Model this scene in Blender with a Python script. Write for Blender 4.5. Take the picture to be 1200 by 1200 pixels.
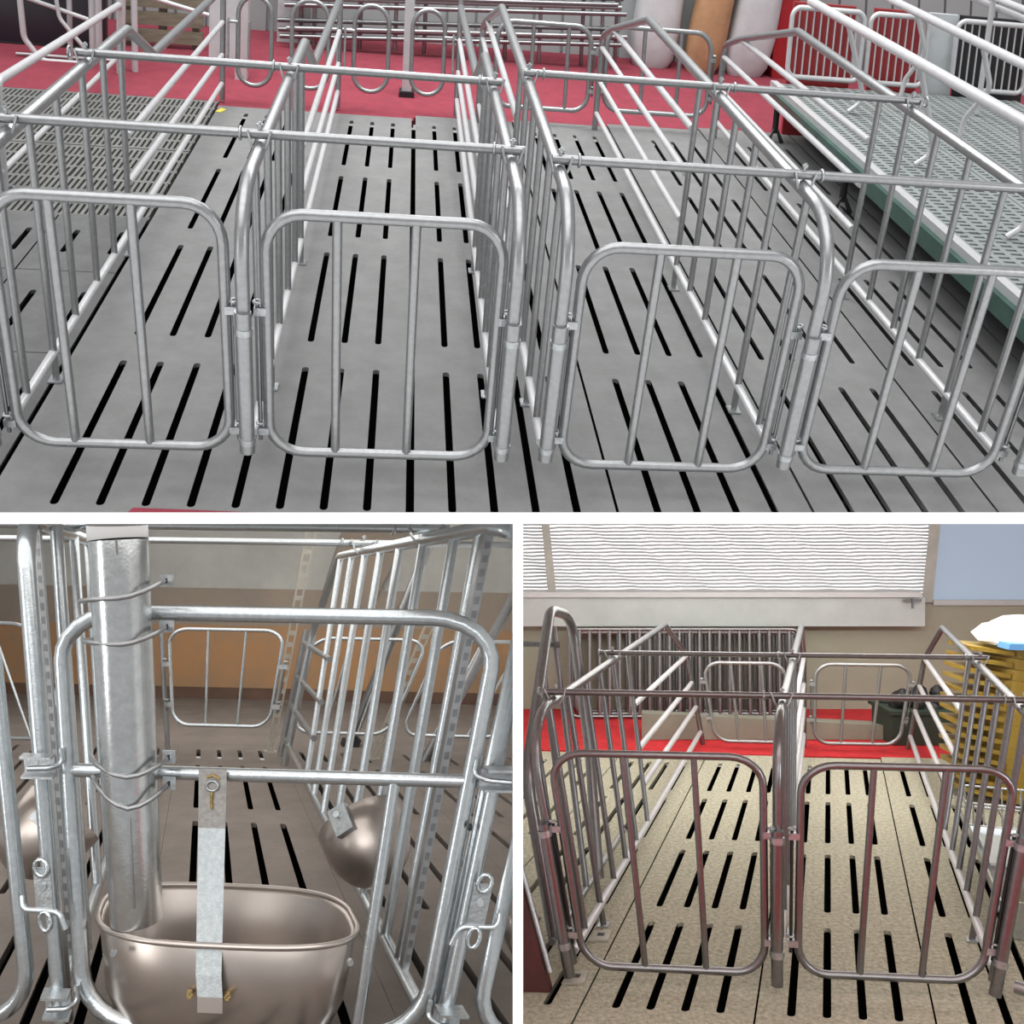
import bpy, bmesh, math, random
from mathutils import Vector, Matrix
random.seed(7)
for o in list(bpy.data.objects): bpy.data.objects.remove(o)
S = bpy.context.scene
COL = S.collection

# ------------------------------------------------------------------ camera, world, lights, exposure
CAMZ = 1.5275
FPX = 1100.0
cam = bpy.data.cameras.new('camera'); camo = bpy.data.objects.new('camera', cam); COL.objects.link(camo)
cam.sensor_width = 36.0; cam.lens = 36.0 * FPX / 1200.0
cam.clip_start = 0.05; cam.clip_end = 100
camo.location = (0, 0, CAMZ); camo.rotation_euler = (math.pi / 2, 0, 0)
S.camera = camo
wd = bpy.data.worlds.new('overcast'); S.world = wd; wd.use_nodes = True
wb = wd.node_tree.nodes['Background']
wb.inputs[0].default_value = (0.98, 0.99, 1.0, 1); wb.inputs[1].default_value = 0.50

def area(name, loc, target, sx, sy, power, col=(1, 1, 1)):
    l = bpy.data.lights.new(name, 'AREA'); l.shape = 'RECTANGLE'; l.size = sx; l.size_y = sy; l.energy = power; l.color = col
    o = bpy.data.objects.new(name, l); COL.objects.link(o); o.location = loc
    d = Vector(target) - Vector(loc); o.rotation_euler = d.to_track_quat('-Z', 'Y').to_euler(); return o
# unseen overhead lights added to brighten the two lower halls, just under the board
area('overhead_fill_light', (-1.3, 3.4, CAMZ - 0.05), (-1.3, 3.4, 0), 2.2, 2.2, 22, (1, .97, .93))
area('overhead_fill_light', (-.9, 1.5, CAMZ - 0.025), (-.9, 1.55, 0), 1.4, .4, 2.5, (1, .98, .95))  # added near the front to put highlights on the drop pipe
area('wall_fill_strip', (-1.5, 4.6, CAMZ - 0.045), (-1.5, 6.5, .85), 2.8, .05, 20, (1, .98, .95))  # unseen strip added to brighten the lower left back wall
area('overhead_fill_light', (1.7, 5.0, CAMZ - 0.06), (1.7, 4.9, 0), 2.6, 3.0, 56, (1, .98, .93))  # overhead area light added over the rear of the lower right hall
area('overhead_fill_light', (1.1, 2.3, CAMZ - 0.03), (1.1, 2.4, 0), 1.6, .8, 7, (1, .98, .94))  # added to lift the front of the lower right stalls
area('wall_fill_strip', (2.2, 4.6, CAMZ - 0.035), (2.2, 7.3, .7), 3.6, .05, 30, (1, .98, .95))  # unseen strip added to brighten the lower right wall and sill
area('overhead_fill_light', (.0, 3.6, CAMZ + 4.3), (.1, 5.0, CAMZ + 1.9), 3.2, 1.2, 110, (1, 1, 1))  # unseen area light added to brighten the rear of the upper hall
area('side_fill_light', (-3.6, -.6, CAMZ - .35), (-.5, 1.7, CAMZ - .4), .8, 1.5, 20, (1, .99, .97))  # no window there: area light added for streaks on the lower left pipes
area('side_fill_light', (4.2, -.4, CAMZ - .3), (1.2, 3.2, .5), .8, 1.5, 34, (1, .99, .97))  # unseen area light added for highlights on the lower right pipes
sun = bpy.data.lights.new('sun', 'SUN'); sun.energy = 2.75; sun.angle = math.radians(75)
suno = bpy.data.objects.new('sun', sun); COL.objects.link(suno); suno.rotation_euler = (math.radians(42), math.radians(-8), 0)
S.view_settings.view_transform = 'Standard'; S.view_settings.look = 'None'
S.view_settings.exposure = 0.0; S.view_settings.gamma = 1.0; S.view_settings.use_curve_mapping = False

# ------------------------------------------------------------------ materials
def mat(name, col, rough=.5, metal=0., noise=0., nscale=20., col2=None, bump=0., bscale=60., spec=None, emit=None, alpha=None, stretch=None):
    m = bpy.data.materials.new(name); m.use_nodes = True
    nt = m.node_tree; b = nt.nodes['Principled BSDF']
    b.inputs['Base Color'].default_value = (*col, 1); b.inputs['Roughness'].default_value = rough; b.inputs['Metallic'].default_value = metal
    if spec is not None: b.inputs['Specular IOR Level'].default_value = spec
    tc = nt.nodes.new('ShaderNodeTexCoord'); src = tc.outputs['Object']
    if stretch:
        mp = nt.nodes.new('ShaderNodeMapping'); mp.inputs['Scale'].default_value = stretch
        nt.links.new(src, mp.inputs['Vector']); src = mp.outputs['Vector']
    if noise > 0 or col2:
        n = nt.nodes.new('ShaderNodeTexNoise'); n.inputs['Scale'].default_value = nscale; n.inputs['Detail'].default_value = 6; n.inputs['Roughness'].default_value = .65
        nt.links.new(src, n.inputs['Vector'])
        r = nt.nodes.new('ShaderNodeValToRGB')
        c2 = col2 if col2 else tuple(max(0, c * (1 - noise)) for c in col)
        c1 = col if col2 else tuple(min(1, c * (1 + noise * .6)) for c in col)
        r.color_ramp.elements[0].color = (*c2, 1); r.color_ramp.elements[1].color = (*c1, 1)
        r.color_ramp.elements[0].position = .34; r.color_ramp.elements[1].position = .66
        nt.links.new(n.outputs['Fac'], r.inputs['Fac']); nt.links.new(r.outputs['Color'], b.inputs['Base Color'])
    if bump > 0:
        n2 = nt.nodes.new('ShaderNodeTexNoise'); n2.inputs['Scale'].default_value = bscale; n2.inputs['Detail'].default_value = 5
        nt.links.new(src, n2.inputs['Vector'])
        bp = nt.nodes.new('ShaderNodeBump'); bp.inputs['Strength'].default_value = bump; bp.inputs['Distance'].default_value = .01
        nt.links.new(n2.outputs['Fac'], bp.inputs['Height']); nt.links.new(bp.outputs['Normal'], b.inputs['Normal'])
    if emit:
        b.inputs['Emission Color'].default_value = (*emit[0], 1); b.inputs['Emission Strength'].default_value = emit[1]
    if alpha is not None: b.inputs['Alpha'].default_value = alpha
    return m
M = {}
M['white'] = mat('white_board', (.97, .97, .97), .6)
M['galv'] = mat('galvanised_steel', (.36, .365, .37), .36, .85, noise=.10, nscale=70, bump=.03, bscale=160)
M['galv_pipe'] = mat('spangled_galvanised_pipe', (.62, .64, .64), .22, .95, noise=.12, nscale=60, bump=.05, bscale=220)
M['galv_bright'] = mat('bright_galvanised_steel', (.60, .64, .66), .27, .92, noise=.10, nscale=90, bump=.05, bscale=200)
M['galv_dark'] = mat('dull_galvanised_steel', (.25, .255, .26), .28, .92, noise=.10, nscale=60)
M['zinc'] = mat('zinc_fitting', (.48, .50, .51), .34, .85, noise=.2, nscale=80, bump=.15, bscale=200)
M['steel'] = mat('stainless_steel', (.50, .44, .40), .30, .9, noise=.08, nscale=8)
M['whitepipe'] = mat('pale_painted_pipe', (.56, .56, .57), .40, .25, noise=.06, nscale=20)
M['conc_grey'] = mat('grey_concrete', (.185, .185, .183), .85, noise=.12, nscale=9, bump=.25, bscale=60)
M['conc_dark'] = mat('dark_grey_concrete', (.12, .12, .12), .85, noise=.2, nscale=7, bump=.25, bscale=60)
M['conc_tan'] = mat('rough_tan_concrete', (.56, .53, .41), .9, nscale=60, col2=(.30, .285, .205), bump=.9, bscale=110)
M['conc_brown'] = mat('brownish_concrete', (.19, .16, .138), .8, noise=.15, nscale=6, bump=.2, bscale=50)
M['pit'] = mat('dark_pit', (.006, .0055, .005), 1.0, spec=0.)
M['grating'] = mat('cast_grating', (.20, .20, .19), .6, .3, noise=.2, nscale=20)
M['plastic_slat'] = mat('pale_plastic_slat', (.25, .275, .27), .5, noise=.1, nscale=10)
M['green'] = mat('green_fibreglass', (.045, .10, .08), .35, noise=.3, nscale=8)
M['carpet'] = mat('red_carpet', (.24, .030, .050), .95, noise=.14, nscale=12, bump=.3, bscale=200)
M['carpet_r'] = mat('bright_red_carpet', (.55, .02, .025), .95, noise=.2, nscale=12, bump=.3, bscale=200)
M['sheet'] = mat('white_wall_sheet', (.34, .375, .375), .5, noise=.06, nscale=4)
M['beige'] = mat('beige_wall_paint', (.34, .345, .265), .8, noise=.05, nscale=3)
M['beige2'] = mat('beige_board', (.25, .255, .20), .7, noise=.1, nscale=5)
M['sill'] = mat('white_sill', (.50, .54, .53), .5, noise=.08, nscale=5)
M['black'] = mat('black_rubber', (.012, .012, .014), .5)
M['screen'] = mat('black_screen', (.012, .013, .02), .25)
M['pallet'] = mat('weathered_timber', (.20, .18, .13), .8, noise=.3, nscale=6, stretch=(1, 8, 8))
M['tan'] = mat('brown_paper_wrap', (.42, .25, .13), .7, noise=.2, nscale=6, bump=.5, bscale=12)
M['sack'] = mat('white_woven_sack', (.52, .55, .56), .7, noise=.08, nscale=8, bump=.5, bscale=10)
M['redboard'] = mat('red_board', (.33, .02, .025), .4, noise=.15, nscale=5)
M['darkred'] = mat('dark_red_panel', (.075, .010, .008), .35, noise=.35, nscale=6)
M['wood_wall'] = mat('orange_brown_wall', (.40, .20, .075), .55, nscale=2.2, col2=(.27, .18, .11))
M['plaster'] = mat('grey_plaster', (.47, .47, .435), .85, nscale=2.5, col2=(.38, .375, .35), bump=.1)
M['brown_wall'] = mat('brownish_wall', (.30, .24, .185), .7, nscale=2.5, col2=(.24, .20, .165))
M['base_brown'] = mat('dark_brown_base', (.12, .065, .04), .7, noise=.3, nscale=4)
M['yellow'] = mat('mustard_plastic', (.36, .24, .035), .38, noise=.1, nscale=5)
M['paper'] = mat('white_paper_bag', (.60, .61, .61), .6, bump=.4, bscale=15)
M['blue'] = mat('blue_print', (.10, .30, .60), .5)
M['dkgreen'] = mat('dark_green_crate', (.03, .05, .035), .6)
M['slot_white'] = mat('slotted_angle_zinc', (.42, .39, .33), .5, .3, noise=.1)
M['sleeve'] = mat('translucent_sleeve', (.42, .42, .42), .45)
M['brass'] = mat('brassy_weld', (.42, .30, .12), .45, .7, noise=.3, nscale=150, bump=.4, bscale=250)
M['strap'] = mat('zinc_strap', (.50, .53, .54), .6, .45, noise=.15, nscale=120, bump=.15, bscale=300)
M['strap_grey'] = mat('grey_strap_end', (.38, .36, .34), .6, .5, noise=.2, nscale=120, bump=.15, bscale=300)
M['rust'] = mat('brown_stained_steel', (.33, .27, .22), .5, .7, nscale=40, col2=(.2, .11, .05), bump=.4, bscale=120)
M['window'] = mat('bright_daylight_pane', (.8, .8, .8), .5, emit=((1, 1, 1), .95))
M['window_blue'] = mat('bluish_daylight_pane', (.2, .25, .32), .3, emit=((.36, .43, .53), .62))
M['blind'] = mat('white_blind_slat', (.50, .50, .50), .5)
M['frame_grey'] = mat('aluminium_frame', (.42, .41, .37), .45, .5, noise=.15, nscale=10)
M['yellowtag'] = mat('yellow_sticker', (.75, .6, .08), .5)

# ------------------------------------------------------------------ layouts: where each of the three halls stands
def rotm(a):
    return Matrix.Rotation(a[0], 3, 'X') @ Matrix.Rotation(a[1], 3, 'Y') @ Matrix.Rotation(a[2], 3, 'Z')
SLAB_TOP = CAMZ - 0.0011; SLAB_BOT = CAMZ - 0.0153; DIV_L = 0.0011; DIV_R = 0.0142
class Lay:
    def __init__(s, a, t, sk, k, xc, clip):
        s.R = rotm(a); s.t = Vector(t) + Vector((0, 0, CAMZ)); s.sk = sk; s.k = k; s.xc = xc; s.clip = clip
    def __call__(s, x, y, z):
        return s.R @ Vector((s.xc + (x - s.xc) * (1 + s.k * z) + s.sk * y, y, z)) + s.t
    def rig(s, x, y, z, rz=0.):
        b = s(x, y, z); R = s.R @ Matrix.Rotation(rz, 3, 'Z')
        return lambda dx, dy, dz: b + R @ Vector((dx, dy, dz))
T = Lay((0.662, 0.0843, 0.0728), (-1.3268, 2.4628, 0.122), -.0067, -.0863, 1.3, [((0, 0, SLAB_TOP), (0, 0, -1))])
B = Lay((0, 0, -.0907), (.1976, 3.0468, -1.5275), .2396, .2667, .65, [((0, 0, SLAB_BOT), (0, 0, 1)), ((DIV_R, 0, 0), (-1, 0, 0))])
L = Lay((-0.0804, 0.0164, -0.0578), (-0.7207, 1.5894, -0.9109), -.3902, .5305, .2275, [((0, 0, SLAB_BOT), (0, 0, 1)), ((DIV_L, 0, 0), (1, 0, 0))])
def wp(px, py, Y): return Vector(((px - 600) / FPX * Y, Y, CAMZ - (py - 600) / FPX * Y))

# ------------------------------------------------------------------ mesh building
def rounded(pts, rad, closed=False, seg=6):
    pts = [Vector(p) for p in pts]; n = len(pts); out = []
    for i, p in enumerate(pts):
        if not closed and i in (0, n - 1): out.append(p); continue
        a = pts[(i - 1) % n]; b = pts[(i + 1) % n]
        r = rad[i] if isinstance(rad, (list, tuple)) else rad
        d1 = (a - p); d2 = (b - p); l1 = d1.length; l2 = d2.length; d1.normalize(); d2.normalize()
        ang = math.pi - d1.angle(d2)
        if ang < .03 or r <= 0: out.append(p); continue
        t = min(r * math.tan(ang / 2), l1 * .49, l2 * .49)
        p0 = p + d1 * t; p2 = p + d2 * t
        for j in range(seg + 1):
            u = j / seg; w = 1.0 + (math.cos(ang / 2) - 1)
            den = (1 - u) ** 2 + 2 * w * u * (1 - u) + u * u
            out.append((p0 * (1 - u) ** 2 + p * (2 * w * u * (1 - u)) + p2 * u * u) / den)
    return out
class MB:
    def __init__(s, lay=None): s.v = []; s.f = []; s.sm = []; s.lay = lay
    def poly(s, vs, fs, smooth=False):
        b = len(s.v); s.v += [Vector(p) for p in vs]
        for f in fs: s.f.append(tuple(b + i for i in f)); s.sm.append(smooth)
        return s
    def tube(s, pts, r, n=10, closed=False, local=True, bend=0, cap=True, seg=6):
        if bend: pts = rounded(pts, bend, closed, seg)
        P = [s.lay(*p) for p in pts] if (local and s.lay) else [Vector(p) for p in pts]
        Q = [P[0]]
        for p in P[1:]:
            if (p - Q[-1]).length > 1e-5: Q.append(p)
        P = Q
        m = len(P); rs = r if isinstance(r, (list, tuple)) else [r] * m
        tg = []
        for i in range(m):
            if closed: t = (P[(i + 1) % m] - P[i - 1])
            else: t = P[min(i + 1, m - 1)] - P[max(i - 1, 0)]
            tg.append(t.normalized())
        u = tg[0].orthogonal().normalized(); vs = []
        for i in range(m):
            if i: u = (u - tg[i] * u.dot(tg[i])).normalized()
            w = tg[i].cross(u)
            for j in range(n):
                a = 2 * math.pi * j / n; vs.append(P[i] + (u * math.cos(a) + w * math.sin(a)) * rs[i])
        fs = []
        for i in range(m if closed else m - 1):
            k = (i + 1) % m
            off = 0
            if closed and k == 0:
                best = 1e9
                for q in range(n):
                    d = (vs[i * n] - vs[q]).length
                    if d < best: best = d; off = q
            for j in range(n):
                fs.append((i * n + j, i * n + (j + 1) % n, k * n + (j + 1 + off) % n, k * n + (j + off) % n))
        s.poly(vs, fs, True)
        if cap and not closed:
            s.poly(vs[:n], [tuple(range(n))[::-1]]); s.poly(vs[-n:], [tuple(range(n))])
        return s
    def hexa(s, P):
        return s.poly(P, [(0, 3, 2, 1), (4, 5, 6, 7), (0, 1, 5, 4), (1, 2, 6, 5), (2, 3, 7, 6), (3, 0, 4, 7)])
    def box(s, x0, x1, y0, y1, z0, z1, fn=None):
        fn = fn or s.lay or (lambda x, y, z: Vector((x, y, z)))
        return s.hexa([fn(x0, y0, z0), fn(x1, y0, z0), fn(x1, y1, z0), fn(x0, y1, z0), fn(x0, y0, z1), fn(x1, y0, z1), fn(x1, y1, z1), fn(x0, y1, z1)])
    def prism(s, poly, z0, z1, fn=None):
        fn = fn or s.lay; n = len(poly)
        vs = [fn(x, y, z0) for x, y in poly] + [fn(x, y, z1) for x, y in poly]
        fs = [tuple(range(n))[::-1], tuple(range(n, 2 * n))] + [(i, (i + 1) % n, n + (i + 1) % n, n + i) for i in range(n)]
        return s.poly(vs, fs)
    def loft(s, rings, close_first=True, close_last=True, smooth=True):
        n = len(rings[0]); vs = [p for r in rings for p in r]; fs = []
        for i in range(len(rings) - 1):
            for j in range(n): fs.append((i * n + j, i * n + (j + 1) % n, (i + 1) * n + (j + 1) % n, (i + 1) * n + j))
        s.poly(vs, fs, smooth)
        if close_first: s.poly(rings[0], [tuple(range(n))[::-1]])
        if close_last: s.poly(rings[-1], [tuple(range(n))])
        return s
    def lathe(s, prof, fn, n=24, squash=1., power=2.):
        rings = []
        for r, z in prof:
            ring = []
            for j in range(n):
                a = 2 * math.pi * j / n; c, q = math.cos(a), math.sin(a)
                if power != 2.:
                    c = math.copysign(abs(c) ** (2 / power), c); q = math.copysign(abs(q) ** (2 / power), q)
                ring.append(fn(r * c, r * q * squash, z))
            rings.append(ring)
        return s.loft(rings)
def build(name, mb, m, parent=None, clip=None, base=None):
    clip = clip if clip is not None else (mb.lay.clip if mb.lay else [])
    if not mb.v: return None
    org = Vector(parent['_o']) if parent is not None else (Vector(base) if base is not None else Vector((0, 0, 0)))
    me = bpy.data.meshes.new(name)
    me.from_pydata([tuple(p - org) for p in mb.v], [], mb.f)
    me.polygons.foreach_set('use_smooth', mb.sm); me.update()
    need = [(Vector(c), Vector(n)) for c, n in clip if any((p - Vector(c)).dot(Vector(n)) > 1e-6 for p in mb.v)]
    if need:
        bm = bmesh.new(); bm.from_mesh(me)
        for c, n in need:
            bmesh.ops.bisect_plane(bm, geom=bm.verts[:] + bm.edges[:] + bm.faces[:], plane_co=c - org, plane_no=n, clear_outer=True, dist=1e-6)
            es = [e for e in bm.edges if e.is_boundary and all(abs((v.co - (c - org)).dot(n)) < 1e-4 for v in e.verts)]
            if es:
                try: bmesh.ops.holes_fill(bm, edges=es, sides=0)
                except Exception: pass
        bm.to_mesh(me); bm.free()
        if not me.polygons: bpy.data.meshes.remove(me); return None
    me.materials.append(M[m])
    o = bpy.data.objects.new(name, me); COL.objects.link(o)
    if parent is not None: o.parent = parent
    else: o.location = org
    o['_o'] = tuple(org)
    return o
def thing(name, label, cat, base, group=None, kind=None):
    o = bpy.data.objects.new(name, None); COL.objects.link(o); o.location = base; o.empty_display_size = .05
    o['_o'] = tuple(base); o['label'] = label
    if cat: o['category'] = cat
    if group: o['group'] = group
    if kind: o['kind'] = kind
    return o
def tag(o, label, cat, group=None):
    if o is None: return o
    o['label'] = label; o['category'] = cat
    if group: o['group'] = group
    return o
def struct(name, mb, m, label=None, base=None):
    o = build(name, mb, m, base=base)
    if o: o['kind'] = 'structure'
    if o and label: o['label'] = label
    return o

# ------------------------------------------------------------------ the white dividing boards between the three halls
mb = MB(); mb.box(-6, 6, 1.2, 9.5, SLAB_BOT, SLAB_TOP); o = struct('ceiling', mb, 'white', 'white board between the upper hall and the two lower halls')
mb = MB(); mb.box(DIV_L, DIV_R, 1.2, 9.5, -.3, SLAB_BOT); o = struct('wall_divider', mb, 'white', 'white upright board between the two lower halls')

# ------------------------------------------------------------------ slatted floor
def slab_mesh(lay, x0, x1, y0, y1, cols, rows, sw, th=.05):
    mb = MB(lay); xs = [x0] + [c + d for c in cols for d in (-sw / 2, sw / 2)] + [x1]
    ins = min(.026, .32 * (xs[1] - xs[0]))
    for i in range(0, len(xs), 2):
        a, b = xs[i], xs[i + 1]
        mb.hexa([lay(a + ins, y0, -th), lay(b - ins, y0, -th), lay(b - ins, y1, -th), lay(a + ins, y1, -th), lay(a, y0, 0), lay(b, y0, 0), lay(b, y1, 0), lay(a, y1, 0)])
    rows = sorted(rows); h = sw / 2
    for c in cols:
        ys = y0; first = True
        for (a, b) in rows + [(None, None)]:
            ye = a if a is not None else y1
            if ye - ys > .002:
                poly = []
                if first: poly += [(c - h, ys), (c + h, ys)]
                else: poly += [(c - h * math.cos(t), ys - h + h * math.sin(t)) for t in [math.pi * q / 6 for q in range(7)]]
                if a is None: poly += [(c + h, ye), (c - h, ye)]
                else: poly += [(c + h * math.cos(t), ye + h - h * math.sin(t)) for t in [math.pi * q / 6 for q in range(7)]]
                mb.prism(poly, -th * .3, 0)
            if b is not None: ys = b; first = False
    return mb
def slats(lay, name, label, joints, pitch, x_first, rows, sw, yends, material, gap=.004, wide=-9):
    fl = thing(name, label, None, lay(joints[0], yends[0][0], 0), kind='structure')
    for i in range(len(joints) - 1):
        a, b = joints[i] + gap, joints[i + 1] - gap
        cols = [];
        k = math.floor((a - x_first) / pitch)
        while x_first + k * pitch < b:
            c = x_first + k * pitch
            if c > a + pitch * .5 and c < b - pitch * .5: cols.append(c)
            k += 1
        y0, y1 = yends[i % len(yends)]
        build('slab', slab_mesh(lay, a + (.007 if i == wide else 0), b - (.007 if i == wide - 1 else 0), y0, y1, cols, [r for r in rows if r[0] > y0 and r[1] < y1], sw), material, fl)
    return fl

# ------------------------------------------------------------------ builders of the pipe work
def partition(lay, x, path, bend, r, bars, zb, rails, feet, label, group, name='stall_fence', m='galv', mr='whitepipe', rr=.0125, rb=.0105, ztop=None, plate=True, xtop=None):
    t = thing(name, label, 'stall fence', lay(x, path[0][0], 0), group)
    build('frame', MB(lay).tube([(x, y, z) for y, z in path], r, 12, bend=bend), m, t)
    for yb, yt in bars:
        zt = ztop(yt) if callable(ztop) else ztop
        build('bar', MB(lay).tube([(x, yb, zb), (x, yt, zt)], rb, 10), m, t)
    for (y0, z0, y1, z1) in rails: build('rail', MB(lay).tube([(x, y0, z0), (x, y1, z1)], rr, 10), mr, t)
    for y in feet:
        f = build('foot', MB(lay).tube([(x, y, .004), (x, y, zb)], rb, 8), m, t)
        if plate and f: build('foot_plate', MB(lay).box(x - .02, x + .02, y - .022, y + .022, .001, .006), 'zinc', f)
    return t
def gate(lay, x0, x1, z0, z1, y, r, bars, label, group, bend=.09, name='stall_gate', m='galv', hinges=(), mid=None, rb=None, cat='gate', hz=(.14, .50), rodm='galv_dark'):
    t = thing(name, label, cat, lay((x0 + x1) / 2, y, z0 - r), group)
    build('frame', MB(lay).tube([(x0, y, z0), (x1, y, z0), (x1, y, z1), (x0, y, z1)], r, 12, closed=True, bend=bend), m, t)
    for xb in bars: build('bar', MB(lay).tube([(xb, y, z0), (xb, y, z1)], rb or r * .85, 10), m, t)
    for sgn in hinges:
        xe = x0 if sgn < 0 else x1; xr = xe + sgn * .022
        h = build('hinge_rod', MB(lay).tube([(xr, y - .004, hz[0] - .03), (xr, y - .004, hz[1])], .0055, 8), rodm, t)
        for zc in (hz[0], hz[1] - .02):
            mb = MB(lay); mb.box(min(xe, xr + sgn * .008), max(xe, xr + sgn * .008), y - .016, y + .010, zc - .010, zc + .010)
            build('hinge_clip', mb, 'zinc', t)
            mb = MB(lay); mb.tube([(xr + .009 * math.cos(a), y - .004 + .009 * math.sin(a), zc + .022) for a in [i * math.pi / 4 for i in range(8)]], .004, 6, closed=True)
            build('hinge_ring', mb, 'zinc', t)
    return t
def cross_rod(lay, x0, x1, y, z, r, at, label, group, m='galv', ds=1):
    t = thing('cross_rod', label, 'rod', lay((x0 + x1) / 2, y, z - r), group)
    build('pipe', MB(lay).tube([(x0, y, z), (x1, y, z)], r, 12), m, t)
    for xa in at:
        mb = MB(lay); mb.tube([(xa - .05 * ds, y + (r + .003) * math.cos(a), z + (r + .003) * math.sin(a)) for a in [i * math.pi / 5 for i in range(10)]], .0035, 6, closed=True)
        build('clamp_ring', mb, 'zinc', t)
        mb = MB(lay); mb.tube([(xa - .03, y - .014, z + .012), (xa - .02, y - .02, z - .02), (xa, y - .024, z - .052), (xa + .02, y - .02, z - .02), (xa + .03, y - .014, z + .012)], .0035, 6, bend=.02)
        build('u_bolt', mb, 'zinc', t)
        mb = MB(lay); mb.tube([(xa, y, z), (xa, y, z + .028)], .004, 6); mb.tube([(xa, y, z + .018), (xa, y, z + .024)], .008, 6)
        build('clamp_bolt', mb, 'zinc', t)
    return t

# =================================================================== UPPER HALL
X = [0, .6286, 1.2919, 1.4119, 2.0786, 2.7786]
# --- floors
pitch = .1113; c0 = .052
joints = [-.0039 + 0, .052 + 9 * pitch, .052 + 14 * pitch, .052 + 19 * pitch, .052 + 24 * pitch, .052 + 29 * pitch, .052 + 34 * pitch]
slats(T, 'floor', 'pale grey concrete slatted floor of the upper hall', joints, pitch, c0,
      [(-.16, .575), (.745, 1.485), (1.65, 2.375), (2.53, 3.265)], .021,
      [(-.20, 3.38), (-.24, 3.44), (-.26, 3.48), (-.26, 3.53), (-.26, 3.58), (-.26, 3.62)], 'conc_grey', wide=1)
fl = thing('floor', 'darker concrete slabs left of the upper stalls', None, T(-1.3, -.3, -.03), kind='structure')
for i, (a, b) in enumerate([(-.36, -.012), (-.71, -.36), (-1.06, -.71), (-1.41, -1.06)]):
    for (u, v) in [(-.24, .60), (.605, 1.20), (1.205, 1.74)]:
        mid = (a + b) / 2
        s_ = slab_mesh(T, a + .003, b - .003, u, v, [mid - .06, mid + .11], [(u + .16, v - .16)], .022)
        build('slab', s_, 'conc_dark', fl)
def grating(lay, x0, x1, y0, y1, z, nb, cross, bw, th, along='y'):
    mb = MB(lay)
    if along == 'y':
        p = (x1 - x0) / nb
        for i in range(nb): mb.box(x0 + p * (i + .5) - bw / 2, x0 + p * (i + .5) + bw / 2, y0, y1, z - th, z)
        for c in cross: mb.box(x0, x1, c - .012, c + .012, z - th, z + .0004)
    else:
        p = (y1 - y0) / nb
        for i in range(nb): mb.box(x0, x1, y0 + p * (i + .5) - bw / 2, y0 + p * (i + .5) + bw / 2, z - th, z)
        for c in cross: mb.box(c - .012, c + .012, y0, y1, z - th, z + .0004)
    return mb
for i in range(3):
    a = -.014 - (i + 1) * .44; b = a + .436
    for (u, v) in [(1.75, 2.62), (2.63, 3.5)]:
        n = 6; cr = [u + .012] + [u + (v - u) * q / n for q in range(1, n)] + [v - .012]
        o = build('floor_grating', grating(T, a, b, u, v, -.012, 17, cr, .014, .03), 'grating', base=T(a, u, -.04)); o['kind'] = 'structure'
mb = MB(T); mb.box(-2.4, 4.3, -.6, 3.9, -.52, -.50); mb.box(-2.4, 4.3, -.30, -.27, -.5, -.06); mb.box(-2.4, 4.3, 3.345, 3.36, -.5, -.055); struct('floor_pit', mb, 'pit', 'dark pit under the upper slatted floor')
mb = MB(T); ye = [3.38, 3.44, 3.48, 3.53, 3.58, 3.62]
for q in range(6): mb.box(joints[q] if q else -.012, joints[q + 1], ye[q] + .002, 5.6, -.05, -.012)
mb.box(-2.6, -.012, 3.505, 5.6, -.05, -.012); mb.box(joints[6], 5.6, .0, 5.6, -.05, -.012); mb.box(-2.6, 5.6, -1.2, -.265, -.05, -.012); mb.prism([(.30, -.30), (.66, -.30), (.655, -.181), (.52, -.176), (.36, -.172)], .0005, .004)
struct('floor_carpet', mb, 'carpet', 'red carpet around the upper stalls')
# --- back wall of vertical sheets
mb = MB(T)
xx = -2.7
while xx < 5.8:
    mb.box(xx, xx + .19, 5.32, 5.36, -.1, 1.7); mb.box(xx + .19, xx + .21, 5.345, 5.37, -.1, 1.7); xx += .21
struct('wall_back', mb, 'sheet', 'pale ribbed wall sheets behind the upper stalls')
# --- partitions of the left pair of stalls
GA = 'partitions of the left pair of stalls'; GB = 'partitions of the right pair of stalls'
bA = [(.20, .20), (.44, .44), (.67, .67), (.92, .92), (1.15, 1.15), (1.37, 1.37)]
pathA = [(-.045, .30), (-.05, .768), (1.47, .758), (1.84, .60), (3.48, .555)]
railsA = [(1.40, .43, 3.47, .395), (1.40, .265, 3.47, .235), (.05, .095, 3.47, .09)]
labA = ['leftmost upper partition between the stalls and the dark grating', 'upper partition between the two left stalls', 'upper partition at the right end of the left pair of stalls']
for i in range(3):
    t = partition(T, X[i], pathA, [.0, .17, .12, .10, 0], .0165, bA, .095, railsA, [.44, 1.37], labA[i], GA, ztop=lambda y: .762 - .006 * y)
    build('rear_post', MB(T).tube([(X[i], 3.49, 0), (X[i], 3.49, .70)], .015, 10), 'galv', t)
    build('hinge_post', MB(T).tube([(X[i], -.055, .105), (X[i], -.055, .50)], .0195, 12), 'galv', t)
    for zc in (.14, .45): build('collar', MB(T).tube([(X[i], -.055, zc - .008), (X[i], -.055, zc + .008)], .0215, 12), 'zinc', t)
bB = [(.17, .17), (.40, .40), (.62, .62), (.84, .84), (1.07, 1.07), (1.30, 1.30)]
pathB = [(-.045, .30), (-.05, .775), (2.23, .782), (3.06, .585), (3.34, .50), (3.40, .0)]
railsB = [(1.33, .60, 3.05, .585), (1.33, .44, 3.35, .44), (1.33, .27, 3.37, .27), (.05, .09, 3.38, .095)]
labB = ['upper partition at the left end of the right pair of stalls', 'upper partition between the two right stalls', 'rightmost upper partition beside the green edged platform']
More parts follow.
